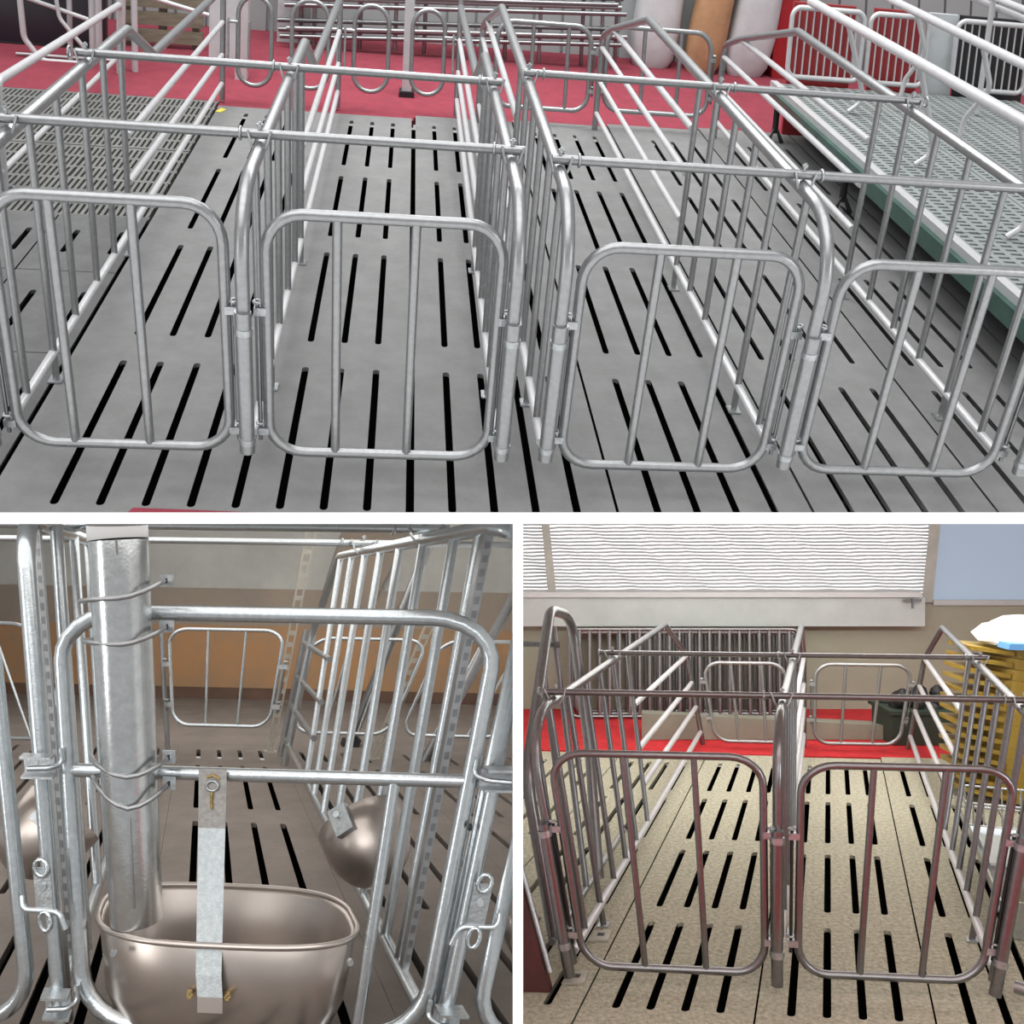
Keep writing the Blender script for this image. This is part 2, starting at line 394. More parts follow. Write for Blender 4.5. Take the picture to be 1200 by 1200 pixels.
for i in range(3):
    t = partition(T, X[3 + i], pathB, [0, .17, .06, .15, .1, 0], .0165, bB, .09, railsB, [.40, 1.30], labB[i], GB, ztop=.772)
    build('hinge_post', MB(T).tube([(X[3 + i], -.055, .105), (X[3 + i], -.055, .50)], .0195, 12), 'galv', t)
    for zc in (.14, .45): build('collar', MB(T).tube([(X[3 + i], -.055, zc - .008), (X[3 + i], -.055, zc + .008)], .0215, 12), 'zinc', t)
# --- gates
GG = 'front gates of the upper stalls'
gate(T, .045, .578, .08, .73, 0, .0135, [.183, .37], 'leftmost front gate in the upper row of four', GG, hinges=(1, -1))
gate(T, .678, 1.258, .07, .717, 0, .0135, [.85, 1.04], 'second front gate from the left in the upper row', GG, hinges=(-1, 1))
gate(T, 1.462, 2.035, .055, .68, 0, .0135, [1.655, 1.855], 'third front gate from the left in the upper row', GG, hinges=(-1, 1))
gate(T, 2.145, 2.725, .06, .672, 0, .0135, [2.345, 2.55], 'rightmost front gate in the upper row of four', GG, hinges=(-1, 1))
gate(T, 1.50, 2.03, .09, .52, 3.42, .0135, [1.70, 1.90], 'rear gate closing the third upper stall over the red carpet', 'rear gates of the right upper stalls', hinges=(1,), hz=(.2, .42))
gate(T, 2.125, 2.73, .10, .53, 3.44, .0135, [2.34, 2.55], 'rear gate closing the rightmost upper stall over the red carpet', 'rear gates of the right upper stalls', hinges=(-1, 1), hz=(.2, .42))
for i, (a, b) in enumerate([(.08, .26), (.37, .57), (.71, .90), (1.03, 1.21)]):
    lab = ['oval pipe loop gate at the far left rear of the first stall', 'second oval pipe loop gate from the left at the rear', 'third oval pipe loop gate left of the square grey post', 'rightmost oval pipe loop gate right of the square grey post'][i]
    t = gate(T, a, b, .085 + .005 * i, .525, 3.5, .012, [], lab, 'oval loop gates at the rear', bend=.092, name='loop_gate', m='galv')
    s_ = -1 if i % 2 == 0 else 1; xe = a if s_ < 0 else b
    build('latch_bar', MB(T).tube([(xe, 3.488, .40), (xe + s_ * .055, 3.488, .40)], .008, 8), 'zinc', t)
    build('latch_pin', MB(T).tube([(xe + s_ * .05, 3.475, .22), (xe + s_ * .05, 3.475, .42)], .007, 8), 'zinc', t)
# --- cross rods
GR = 'cross rods over the upper stalls'
cross_rod(T, -.55, 1.325, .30, .797, .0115, [X[0], X[1], X[2]], 'near cross rod over the left pair of stalls', GR)
cross_rod(T, -.03, 1.315, .975, .793, .0115, [X[0], X[1], X[2]], 'far cross rod over the left pair of stalls', GR)
cross_rod(T, 1.39, 3.5, .225, .805, .0115, [X[3], X[4], X[5]], 'near cross rod over the right pair of stalls', GR, ds=-1)
cross_rod(T, 1.395, 2.81, 1.055, .808, .0115, [X[3], X[4], X[5]], 'far cross rod over the right pair of stalls', GR, ds=-1)
# --- square post on the carpet
t = thing('square_post', 'square grey steel post with black foot standing on the red carpet', 'post', T(1.01, 3.88, -.012))
build('post', MB(T).box(.982, 1.038, 3.86, 3.91, .02, .95), 'whitepipe', t)
build('foot', MB(T).box(.965, 1.055, 3.84, 3.93, -.012, .02), 'black', t)
# --- left neighbour crate with pale rails
t = partition(T, -.65, [(1.97, .0), (1.98, .425), (3.92, .355), (3.93, -.01)], [0, .03, .03, 0], .017, [], .09, [(1.95, .075, 3.95, .09)], [2.0], 'pale pipe partition standing on the dark grating at far left', None, m='whitepipe', plate=True)
build('rear_post', MB(T).tube([(-.66, 4.0, -.011), (-.66, 4.0, .62)], .024, 12), 'whitepipe', t)
build('rear_post', MB(T).tube([(-.58, 4.0, -.011), (-.60, 4.02, .62)], .018, 12), 'whitepipe', t)
t = thing('front_post', 'grey front post of the crate at the far left edge', 'post', T(-.68, 1.90, -.012))
build('pipe', MB(T).tube([(-.68, 1.9, -.012), (-.70, 1.9, .95)], .02, 12), 'galv', t)
build('cap', MB(T).tube([(-.70, 1.9, .95), (-.70, 1.9, .957)], .022, 12), 'zinc', t)
t = thing('pipe_trolley', 'pale bent pipe frame of a trolley at the top left corner', 'trolley', T(-.95, 4.05, -.012))
for pts, r in [([(-1.33, 4.12, .9), (-1.24, 4.12, .10), (-1.14, 4.12, -.02), (-.92, 4.12, -.02)], .017), ([(-1.42, 4.12, .55), (-1.10, 4.12, .36), (-.72, 4.12, .60)], .02), ([(-1.27, 4.14, .32), (-.88, 4.14, .22)], .012), ([(-1.07, 4.12, .38), (-1.04, 4.12, .22), (-.88, 4.12, .05)], .012)]:
    build('bent_pipe', MB(T).tube(pts, r, 10, bend=.09), 'whitepipe', t)
for x_ in (-.99, -.86, -.825):
    build('upright', MB(T).tube([(x_, 4.17, -.011), (x_ - .02, 4.17, .62)], .02 if x_ > -.9 else .015, 10), 'whitepipe', t)
build('base_bar', MB(T).tube([(-1.3, 4.17, .0), (-.74, 4.17, .0)], .008, 10), 'whitepipe', t)
t = thing('display_screen', 'black flat screen standing behind the pale trolley frame', 'screen', T(-1.1, 4.45, -.012))
build('panel', MB(T).box(-1.75, -.86, 4.45, 4.5, .0, .75), 'screen', t); build('stand', MB(T).box(-1.5, -.9, 4.44, 4.6, -.012, .0), 'black', t)
t = thing('timber_pallet', 'weathered timber pallet leaning upright behind the left crate', 'pallet', T(-.56, 4.62, -.01))
for j in range(5): build('board', MB(T).box(-.82, -.30, 4.60, 4.625, .02 + j * .10, .095 + j * .10), 'pallet', t)
for x_ in (-.77, -.56, -.35): build('stringer', MB(T).box(x_ - .02, x_ + .02, 4.625, 4.70, -.012, .52), 'pallet', t)
o = build('white_board', MB(T).box(-.21, -.02, 4.30, 4.325, -.012, .55), 'sack'); tag(o, 'white upright board leaning beside the white square post', 'board')
t = thing('white_post', 'white square post with a latch plate behind the first stall', 'post', T(.03, 4.0, -.012))
build('post', MB(T).box(-.005, .065, 3.98, 4.05, -.012, .62), 'whitepipe', t); build('latch_plate', MB(T).box(.065, .075, 3.99, 4.04, .05, .3), 'zinc', t)
o = build('bracing_pipe', MB(T).tube([(-.67, 4.02, .42), (-.18, 4.1, .30)], .012, 10), 'whitepipe'); tag(o, 'thin pale bracing pipe between the left crate and the white board', 'pipe')
o = build('floor_sticker', MB(T).prism([(-.0, 3.26), (.03, 3.25), (.05, 3.31), (.02, 3.33)], .001, .003), 'yellowtag'); tag(o, 'small yellow sticker on the concrete beside the rear post', 'sticker')
# grey pillar behind the first loop
o = build('pillar_box', MB(T).box(.12, .34, 5.02, 5.2, -.012, .8), 'sack'); tag(o, 'pale grey box column behind the first loop gate', 'box')
# --- stack of pipe frames by the wall
t = thing('pipe_rack', 'stack of grey pipe frames piled up along the back wall', 'pipe rack', T(1.6, 4.95, -.012))
k = 0
for z_, y_ in [(.06, 4.85), (.085, 4.93), (.11, 4.86), (.135, 4.96), (.25, 4.85), (.275, 4.93), (.30, 4.87), (.325, 4.95), (.35, 4.9)]:
    dx = random.uniform(-.06, .06)
    build('stacked_pipe', MB(T).tube([(.18 + dx, y_, z_), (2.50 + dx, y_ + .02, z_ + .10)], .015, 8), ['galv_dark', 'galv_dark', 'galv'][k % 3], t); k += 1
for x_ in (.28, .37, .68, .92, 1.12, 1.36, 1.68, 1.92, 2.22, 2.36, 2.46):
    build('rack_leg', MB(T).tube([(x_, 4.99, -.012), (x_, 4.99, .55)], .014, 8), ['galv', 'galv_dark'][k % 2], t); k += 1
# --- sacks and rolls at right
def sack(x, y, w, d, h, m, label, cat, name, lean=0):
    fn0 = T.rig(x, y, -.012)
    fn = lambda a, b_, c: fn0(a + lean * c, b_, c)
    mb = MB(T); mb.lathe([(w * .42, 0), (w * .52, h * .06), (w * .56, h * .25), (w * .52, h * .5), (w * .50, h * .75), (w * .44, h * .93), (w * .3, h)], fn, 20, d / w, 3.2)
    o = build(name, mb, m, base=fn0(0, 0, 0)); tag(o, label, cat)
sack(2.75, 5.16, .30, .22, .95, 'sack', 'white full sack left of the brown wrapped roll', 'sack', 'white_sack')
sack(3.10, 5.08, .24, .22, 1.0, 'tan', 'brown paper wrapped roll standing between two white sacks', 'roll', 'paper_roll', lean=.03)
sack(3.43, 5.10, .30, .22, .98, 'sack', 'white full sack right of the brown wrapped roll', 'sack', 'white_sack')
t = thing('red_cabinet', 'tall red board cabinet between the white sack and the pipe fence', 'cabinet', T(3.8, 5.1, -.012))
build('body', MB(T).box(3.63, 3.81, 5.04, 5.25, -.012, 1.2), 'redboard', t); build('plinth', MB(T).box(3.62, 3.82, 5.03, 5.25, -.012, -.03), 'black', t)
# --- raised plastic slatted platform at right
t = thing('slatted_platform', 'raised pale plastic slatted platform with green edge beam', 'platform', T(3.12, 2, -.012))
build('edge_beam', MB(T).box(3.10, 3.155, .2, 3.52, .20, .27), 'green', t)
build('edge_strip', MB(T).box(3.125, 3.165, .2, 3.52, .27, .302), 'whitepipe', t)
for y_ in (2.3, 3.40):
    f_ = build('leg', MB(T).tube([(3.14, y_, .18), (3.14, y_, .05)], .018, 8), 'black', t)
    build('leg_fork', MB(T).tube([(3.10, y_ - .02, -.088 if y_ > 3.6 else .0), (3.14, y_, .09), (3.18, y_ - .02, .0)], .012, 8), 'black', f_)
for i in range(3):
    for j in range(6):
        a = 3.17 + i * .50; u = .2 + j * .553
        p = .0553
        build('slat_panel', grating(T, a, a + .494, u, u + .547, .29, 14, [a + .012] + [a + .494 * q / 7 for q in range(1, 7)] + [a + .482], .021, .03, 'x'), 'plastic_slat', t)
mb = MB(T); mb.box(3.3, 4.7, .2, 3.52, .16, .17); build('under_tray', mb, 'pit', t)
# crate fences on the platform
def fence(lay, x0, x1, y0, y1, z0, z1, n, r, rb, label, group, m='galv', name='pipe_fence', bend=.05):
    t = thing(name, label, 'fence', lay((x0 + x1) / 2, (y0 + y1) / 2, z0), group)
    build('frame', MB(lay).tube([(x0, y0, z0), (x1, y1, z0), (x1, y1, z1), (x0, y0, z1)], r, 10, closed=True, bend=bend), m, t)
    for i in range(n):
        u = (i + 1) / (n + 1)
        build('bar', MB(lay).tube([(x0 + (x1 - x0) * u, y0 + (y1 - y0) * u, z0), (x0 + (x1 - x0) * u, y0 + (y1 - y0) * u, z1)], rb, 8), m, t)
    return t
fence(T, 3.22, 3.66, 3.52, 3.52, .33, .68, 9, .014, .005, 'barred pipe fence over the red board at the back of the platform, left one', 'back fences of the platform', m='whitepipe')
fence(T, 3.70, 4.06, 3.52, 3.52, .33, .68, 7, .014, .005, 'barred pipe fence over the red board at the back of the platform, middle one', 'back fences of the platform', m='whitepipe')
fence(T, 4.24, 4.70, 3.52, 3.52, .33, .68, 9, .014, .005, 'barred pipe fence before dark grey goods at the upper right corner', 'back fences of the platform', m='whitepipe')
for i, (a, b, m_, lab) in enumerate([(3.24, 3.62, 'redboard', 'dark red board behind the left platform fence'), (3.74, 4.04, 'redboard', 'dark red board behind the middle platform fence'), (4.08, 4.26, 'sack', 'pale grey upright sheet between the platform fences'), (4.28, 4.72, 'black', 'dark goods behind the right platform fence')]):
    o = build('back_board', MB(T).box(a, b, 3.56, 3.585, -.012, .70), m_); tag(o, lab, 'board')
t = thing('crate_side', 'thick pale rail with short legs along the platform crate', 'crate rail', T(3.5, 2.0, .3))
build('top_rail', MB(T).tube([(3.3, 3.46, .722), (3.3, .9, .735)], .022, 12), 'whitepipe', t)
for y_ in (1.2, 2.05, 2.9): build('bent_leg', MB(T).tube([(3.3, y_, .72), (3.40, y_ + .02, .50), (3.46, y_ + .05, .36), (3.38, y_ + .05, .302)], .012, 8, bend=.06), 'whitepipe', t)
t = thing('crate_side', 'upper pale rail with curved loops at the top right corner', 'crate rail', T(3.72, 2.0, .3))
build('top_rail', MB(T).tube([(3.72, 3.4, .78), (3.72, 1.0, .775)], .019, 12), 'whitepipe', t)
for y_ in (1.5, 2.3, 3.0): build('bent_leg', MB(T).tube([(3.72, y_, .78), (3.80, y_, .6), (3.74, y_ + .08, .45), (3.72, y_ + .08, .302)], .012, 8, bend=.08), 'whitepipe', t)
t = thing('crate_side', 'double pale rail cutting the upper right corner', 'crate rail', T(4.2, 2.6, .3))
for d in (0, .05): build('top_rail', MB(T).tube([(4.2 + d, 3.4, .86 - d), (4.2 + d, 1.6, .86 - d)], .016, 10), 'whitepipe', t)
build('upright', MB(T).tube([(4.2, 3.1, .302), (4.2, 3.1, .86)], .014, 10), 'whitepipe', t)

# =================================================================== LOWER RIGHT HALL
BX = [0, .65, 1.3054]
bj = [.062 + .106 * (-10 + 5 * i) for i in range(9)]
slats(B, 'floor', 'rough tan concrete slatted floor of the lower right hall', bj, .106, .062, [(-.145, .485), (.62, 1.245), (1.39, 2.02), (2.16, 2.74)], .0255, [(-.27, 2.93), (-.27, 2.98), (-.27, 2.95)], 'conc_tan', gap=.003)
slats(B, 'floor', 'front row of tan concrete slabs before the lower right stalls', bj, .106, .062, [], .0255, [(-.45, -.275)], 'conc_tan', gap=.003)
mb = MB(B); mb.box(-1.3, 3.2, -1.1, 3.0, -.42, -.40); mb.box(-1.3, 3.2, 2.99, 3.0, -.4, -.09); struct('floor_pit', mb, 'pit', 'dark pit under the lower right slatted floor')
mb = MB(B); mb.box(-3.2, 4.5, 2.985, 4.6, -.06, -.004); mb.box(-1.5, 4.5, -3.0, -.455, -.06, -.004); struct('floor_carpet', mb, 'carpet_r', 'bright red carpet around the lower right stalls')
pathQ = [(.02, .05), (0., .853), (2.62, .852), (3.25, .575), (3.37, .47), (3.06, 0)]
pathQ = [(.03, .05), (0., .853), (2.63, .852), (3.20, .585), (3.22, .0)]
railsQ = [(1.49, .60, 3.19, .585), (1.445, .405, 3.21, .405), (1.405, .245, 3.21, .245), (.06, .075, 3.21, .08)]
bQ = [(.21, .24), (.43, .48), (.66, .74), (.88, .99), (1.10, 1.25), (1.36, 1.55)]
labQ = ['left partition of the two lower right stalls', 'middle partition between the two lower right stalls', 'right partition of the lower right stalls before the yellow tubs']
for i in range(3):
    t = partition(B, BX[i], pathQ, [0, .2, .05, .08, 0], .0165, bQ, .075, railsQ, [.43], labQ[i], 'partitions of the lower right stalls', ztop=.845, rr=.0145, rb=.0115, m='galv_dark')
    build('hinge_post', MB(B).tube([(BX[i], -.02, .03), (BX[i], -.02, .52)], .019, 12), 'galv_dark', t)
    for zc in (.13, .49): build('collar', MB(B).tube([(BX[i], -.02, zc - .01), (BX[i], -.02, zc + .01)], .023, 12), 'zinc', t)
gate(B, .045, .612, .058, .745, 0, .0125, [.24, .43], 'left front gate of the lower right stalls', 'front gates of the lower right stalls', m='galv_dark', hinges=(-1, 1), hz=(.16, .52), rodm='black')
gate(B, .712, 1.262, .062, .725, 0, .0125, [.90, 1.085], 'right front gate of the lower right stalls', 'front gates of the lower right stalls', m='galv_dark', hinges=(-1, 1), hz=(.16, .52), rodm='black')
gate(B, .10, .55, .05, .555, 3.10, .012, [.25, .42], 'left rear gate of the lower right stalls', 'rear gates of the lower right stalls', hinges=(-1,), hz=(.2, .45))
gate(B, .715, 1.235, .05, .555, 3.10, .012, [.88, 1.07], 'right rear gate of the lower right stalls', 'rear gates of the lower right stalls', hinges=(-1, 1), hz=(.2, .45))
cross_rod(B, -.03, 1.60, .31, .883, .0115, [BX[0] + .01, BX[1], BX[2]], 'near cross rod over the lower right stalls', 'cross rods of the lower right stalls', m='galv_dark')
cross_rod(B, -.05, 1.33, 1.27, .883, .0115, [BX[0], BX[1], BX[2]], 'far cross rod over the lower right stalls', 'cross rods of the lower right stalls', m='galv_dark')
for i, (x_, y_) in enumerate([(.012, .34), (.005, .03)]):
    o = build('anchor_plate', MB(B).prism([(x_ - .035, y_ - .05), (x_ + .035, y_ - .04), (x_ + .03, y_ + .04), (x_ - .03, y_ + .03)], .001, .008), 'slot_white', base=B(x_, y_, 0))
    tag(o, ['white anchor plate with bolt hole on the floor inside the left gate', 'white anchor plate with bolt hole on the floor before the left gate'][i], 'plate')
    h = build('bolt_hole', MB(B).prism([(x_ - .012, y_ - .012), (x_ + .012, y_ - .012), (x_ + .012, y_ + .012), (x_ - .012, y_ + .012)], .0082, .0088), 'black', o)
# neighbouring tall partition at the left edge
t = thing('tall_fence', 'tall dark arched pipe partition at the left edge of the lower right hall', 'stall fence', B(-.1, .3, 0))
build('frame', MB(B).tube([(-.1, .18, .06), (-.1, .22, .60), (-.1, .86, 1.12), (-.1, 1.16, 1.06), (-.1, 1.02, .5), (-.1, .80, .03)], .022, 12, bend=[0, .2, .12, .12, .2, 0]), 'galv_dark', t)
for (ya, yb, zt) in [(.30, .40, .74), (.45, .62, .9), (.62, .86, 1.05)]: build('bar', MB(B).tube([(-.1, ya, .06), (-.1, yb, zt)], .013, 10), 'galv_dark', t)
build('rail', MB(B).tube([(-.1, .15, .06), (-.1, 1.3, .06)], .013, 10), 'galv', t)
o = build('short_rod', MB(B).tube([(-.8, .78, 1.0), (-.07, .78, .985)], .012, 10), 'galv_dark'); tag(o, 'short rod end clamped to the tall arched partition', 'rod')
# dark red panel at the left edge
t = thing('red_screen', 'dark red panel with a silver edge at the lower left of the right hall', 'panel', B(-.13, -.1, 0))
mb = MB(B); mb.hexa([B(-.5, -.08, .002), B(-.052, -.075, .002), B(-.052, -.045, .002), B(-.5, -.05, .002), B(-.5, -.02, .5), B(-.118, .02, .42), B(-.118, .05, .42), B(-.5, .01, .5)]); build('board', mb, 'darkred', t)
build('edge_trim', MB(B).tube([(-.045, -.06, .06), (-.112, .035, .43)], .009, 8), 'zinc', t)
# --- back wall with windows (real depth 7.3 m)
YW = 7.3
def wbox(px0, px1, py0, py1, Y0, Y1, mb=None):
    mb = mb or MB(B); a = wp(px0, py1, Y0); b = wp(px1, py0, Y0)
    return mb.box(a.x, b.x, Y0, Y1, a.z, b.z, fn=lambda x, y, z: Vector((x, y, z)))
mb = MB(B); id_ = lambda x, y, z: Vector((x, y, z))
zs = wp(0, 706, YW).z
mb.box(-.0, 7.0, YW, YW + .1, -.1, zs, fn=id_); struct('wall_back', mb, 'beige', 'beige wall behind the lower right stalls')
a = wp(500, 0, YW).x; b = wp(1092, 0, YW).x; c = wp(1103, 0, YW).x
w1 = thing('window_1', 'bright window with white horizontal slat blind', None, Vector((1.6, YW, zs)), kind='structure')
build('pane', MB(B).box(0, b, YW + .06, YW + .065, zs, CAMZ + .05, fn=id_), 'window', w1)
mb = MB(B); nz = 26; zt = CAMZ
for i in range(nz):
    z = zs + (zt - zs) * (i + .5) / nz; h_ = (zt - zs) / nz
    nseg = 46; P0 = []; 
    ring = []
    for q in range(nseg + 1):
        x = .02 + (b - .02) * q / nseg; wob = .0028 * math.sin(q * .9 + i * .7) + .002 * math.sin(q * 2.3 + i)
        ring.append([Vector((x, YW + .000, z - h_ * .25 + wob)), Vector((x, YW + .035, z + h_ * .20 + wob)), Vector((x, YW + .037, z + h_ * .20 + wob)), Vector((x, YW + .002, z - h_ * .31 + wob))])
    mb.loft(ring, smooth=False)
bl = build('blind_slats', mb, 'blind', w1)
mb = MB(B); mb.hexa([wp(642, 695, YW - .10), wp(652, 695, YW - .10), wp(652, 695, YW - .06), wp(642, 695, YW - .06), wp(634, 606, YW - .10), wp(643, 606, YW - .10), wp(643, 606, YW - .06), wp(634, 606, YW - .06)]); build('mullion', mb, 'frame_grey', w1)
mb = MB(B); mb.hexa([wp(1080, 706, YW - .05), wp(1093, 706, YW - .05), wp(1093, 706, YW + .05), wp(1080, 706, YW + .05), wp(1090, 606, YW - .05), wp(1103, 606, YW - .05), wp(1103, 606, YW + .05), wp(1090, 606, YW + .05)]); build('frame_post', mb, 'frame_grey', w1)
w2 = thing('window_2', 'bluish window pane right of the blind', None, Vector((4.0, YW, zs)), kind='structure')
build('pane', MB(B).box(b, 7.0, YW + .05, YW + .055, zs, CAMZ + .05, fn=id_), 'window_blue', w2)
build('sill', MB(B).box(b, 7.0, YW - .03, YW + .02, zs - .02, zs + .02, fn=id_), 'sill', w2)
mb = MB(B); wbox(300, 1084, 700, 734, YW - .16, YW - .002, mb); struct('window_sill', mb, 'sill', 'white box sill under the slat blind')
mb = MB(B); wbox(300, 1080, 694, 700, YW - .20, YW - .002, mb); struct('trim_1', mb, 'paper', 'bright white ledge on the box sill')
t = thing('window_latch', 'small grey latch at the right end of the white sill', 'latch', wp(1068, 704, YW - .2))
build('base', wbox(1060, 1080, 702, 705, YW - .22, YW - .2), 'galv_dark', t); build('lever', wbox(1069, 1071, 702, 713, YW - .235, YW - .22), 'galv_dark', t)
# --- stacked fence panels leaning on the wall
for i, (p0, p1, t0, b0, Y, lab) in enumerate([(668, 938, 738, 840, 6.95, 'barred grey fence panel in the stack against the wall, front one'), (676, 930, 742, 838, 7.05, 'barred grey fence panel in the stack against the wall, middle one'), (672, 934, 740, 836, 7.15, 'barred grey fence panel in the stack against the wall, rear one')]):
    bz = wp(0, b0, Y).z; tz = wp(0, t0, Y).z; bz = max(bz, .012)
    t = thing('fence_panel', lab, 'fence panel', Vector((wp((p0 + p1) / 2, 0, Y).x, Y, 0)), 'stacked fence panels')
    x0 = wp(p0, 0, Y).x; x1 = wp(p1, 0, Y).x
    m_ = ['galv_dark', 'galv', 'galv_dark'][i]
    build('frame', MB(B).tube([(x0, Y, bz), (x1, Y, bz), (x1, Y + .03, tz), (x0, Y + .03, tz)], .016, 8, closed=True, local=False, bend=.06), m_, t)
    n = 22
    for q in range(n):
        x = x0 + (x1 - x0) * (q + 1 + i * .33) / (n + 1.)
        build('bar', MB(B).tube([(x, Y + .002, bz), (x, Y + .03, tz)], .013, 6, local=False), ['galv', 'galv_dark', 'galv'][i], t)
# --- low beige kerb, crate, tubs, tray
mb = MB(B); mb.hexa([wp(752, 866, 6.3), wp(1036, 874, 6.3), wp(1024, 868, 6.55), wp(752, 860, 6.55), wp(752, 836, 6.3), wp(1036, 850, 6.3), wp(1024, 845, 6.55), wp(752, 832, 6.55)])
for v in mb.v[:4]: v.z = .0
o = build('low_board', mb, 'beige2', base=Vector((1.8, 6.3, 0))); tag(o, 'low beige board lying on the red carpet behind the rear gates', 'board')
t = thing('green_crate', 'dark green crate with black scraps behind the right rear gate', 'crate', Vector((wp(1085, 0, 6.2).x, 6.2, 0)))
x0 = wp(1042, 0, 6.2).x; x1 = wp(1122, 0, 6.2).x
build('body', MB(B).box(x0, x1, 6.15, 6.5, 0, .20, fn=id_), 'dkgreen', t); build('rim', MB(B).box(x0 - .02, x1 + .02, 6.13, 6.52, .20, .225, fn=id_), 'dkgreen', t)
for q in range(14):
    cx = x0 + .05 + (x1 - x0 - .1) * random.random(); cy = 6.2 + .25 * random.random(); rr_ = .04 + .03 * random.random(); hz = .22 + .09 * random.random()
    f_ = lambda dx, dy, dz, cx=cx, cy=cy, hz=hz: Vector((cx + dx, cy + dy, hz + dz))
    build('scrap', MB(B).lathe([(rr_ * .5, -rr_), (rr_, -rr_ * .2), (rr_ * .8, rr_ * .5), (rr_ * .2, rr_)], f_, 7), 'black', t)
cx, cy = wp(1222, 0, 5.05).x, 5.05
NT = 14
for i in range(NT):
    z0 = .02 + i * .0575; lean = .035 * math.sin(i / NT * math.pi) * -1 + .0035 * i; R0 = .33
    fn = lambda dx, dy, dz, z0=z0, lean=lean: Vector((cx + lean + dx, cy + dy, z0 + dz))
    lab = 'yellow plastic tub, %s of the nested stack' % ['lowest', 'second from the bottom', 'third from the bottom', 'fourth from the bottom', 'fifth from the bottom', 'sixth from the bottom', 'seventh from the bottom', 'eighth from the bottom', 'ninth from the bottom', 'tenth from the bottom', 'fourth from the top', 'third from the top', 'second from the top', 'topmost'][i]
    t = thing('yellow_tub', lab, 'tub', fn(0, 0, 0), 'nested yellow tubs')
    build('wall', MB(B).lathe([(R0, .001), (R0, .002), (R0, .0560), (R0, .0570), (R0 * .95, .057), (R0 * .95, .001)], fn, 30), 'yellow', t)
    build('handle_lip', MB(B).hexa([fn(-R0 - .15, -.10, .034), fn(-R0 * .86, -.18, .012), fn(-R0 * .86, .20, .012), fn(-R0 - .15, .14, .034), fn(-R0 - .155, -.10, .056), fn(-R0 * .86, -.18, .034), fn(-R0 * .86, .20, .034), fn(-R0 - .155, .14, .056)]), 'yellow', t)
zt = .02 + NT * .0575
fn = lambda dx, dy, dz: Vector((cx - .05 + dx, cy - .05 + dy, zt - .005 + dz))
t = thing('paper_bag', 'crumpled white bag with blue print on top of the yellow tubs', 'bag', fn(0, 0, 0))
bm_ = MB(B).lathe([(.20, 0), (.29, .012), (.31, .04), (.28, .085), (.20, .12), (.10, .135), (.02, .13)], fn, 22, .8, 2.8)
for v in bm_.v:
    if v.z > zt + .01: v.z += .02 * math.sin(v.x * 31 + v.y * 17); v.x += .015 * math.sin(v.y * 40 + v.z * 60)
bm_.sm = [False] * len(bm_.sm); build('bag', bm_, 'paper', t)
mb = MB(B); mb.hexa([fn(-.30, -.265, .012), fn(-.06, -.285, .006), fn(-.06, -.225, .006), fn(-.30, -.15, .012), fn(-.29, -.26, .042), fn(-.04, -.278, .040), fn(-.04, -.22, .040), fn(-.29, -.15, .042)]); build('printed_edge', mb, 'blue', t)
# stainless tray and wire basket at the right edge
t = thing('steel_trough', 'shiny stainless steel trough on the floor beyond the right partition', 'trough', B(1.55, .9, 0))
def shell(mb, fn, x0, x1, y0, y1, z0, z1, th=.008, sl=.04):
    o0 = [fn(x0 + sl, y0 + sl, z0), fn(x1 - sl, y0 + sl, z0), fn(x1 - sl, y1 - sl, z0), fn(x0 + sl, y1 - sl, z0)]
    o1 = [fn(x0, y0, z1), fn(x1, y0, z1), fn(x1, y1, z1), fn(x0, y1, z1)]
    i1 = [fn(x0 + th, y0 + th, z1), fn(x1 - th, y0 + th, z1), fn(x1 - th, y1 - th, z1), fn(x0 + th, y1 - th, z1)]
    i0 = [fn(x0 + sl + th, y0 + sl + th, z0 + th), fn(x1 - sl - th, y0 + sl + th, z0 + th), fn(x1 - sl - th, y1 - sl - th, z0 + th), fn(x0 + sl + th, y1 - sl - th, z0 + th)]
    return mb.loft([o0, o1, i1, i0], smooth=False)
bfn = B.rig(1.40, .42, 0, -.24)
build('body', shell(MB(B), bfn, 0, .50, 0, .85, .004, .15), 'galv_bright', t)
build('lid', MB(B).hexa([bfn(.02, .35, .152), bfn(.48, .35, .152), bfn(.48, .70, .152), bfn(.02, .70, .152), bfn(.02, .35, .162), bfn(.48, .35, .162), bfn(.48, .70, .162), bfn(.02, .70, .162)]), 'sill', t)
build('bolt', MB(B).tube([bfn(-.012, .05, .10), bfn(.01, .05, .10)], .012, 8, local=False), 'zinc', t)
t = thing('wire_basket', 'small wire basket behind the stainless trough at right', 'basket', B(1.55, 1.5, 0))
bf2 = B.rig(1.42, 1.40, 0, -.24)
for z_ in (.10, .20): build('wire_ring', MB(B).tube([bf2(0, 0, z_), bf2(.45, 0, z_), bf2(.45, .3, z_), bf2(0, .3, z_)], .006, 6, closed=True, local=False, bend=.04), 'galv_bright', t)
for q in range(6): build('wire', MB(B).tube([bf2(.03 + .08 * q, 0, .2), bf2(.03 + .08 * q, .02, .01), bf2(.03 + .08 * q, .28, .01), bf2(.03 + .08 * q, .3, .2)], .004, 6, local=False, bend=.02), 'galv_bright', t)
o = build('pipe_stub', MB(B).tube([(1.36, -.02, .06), (1.42, -.06, .06)], .02, 12), 'galv'); tag(o, 'short open pipe stub beside the right gate post', 'pipe')

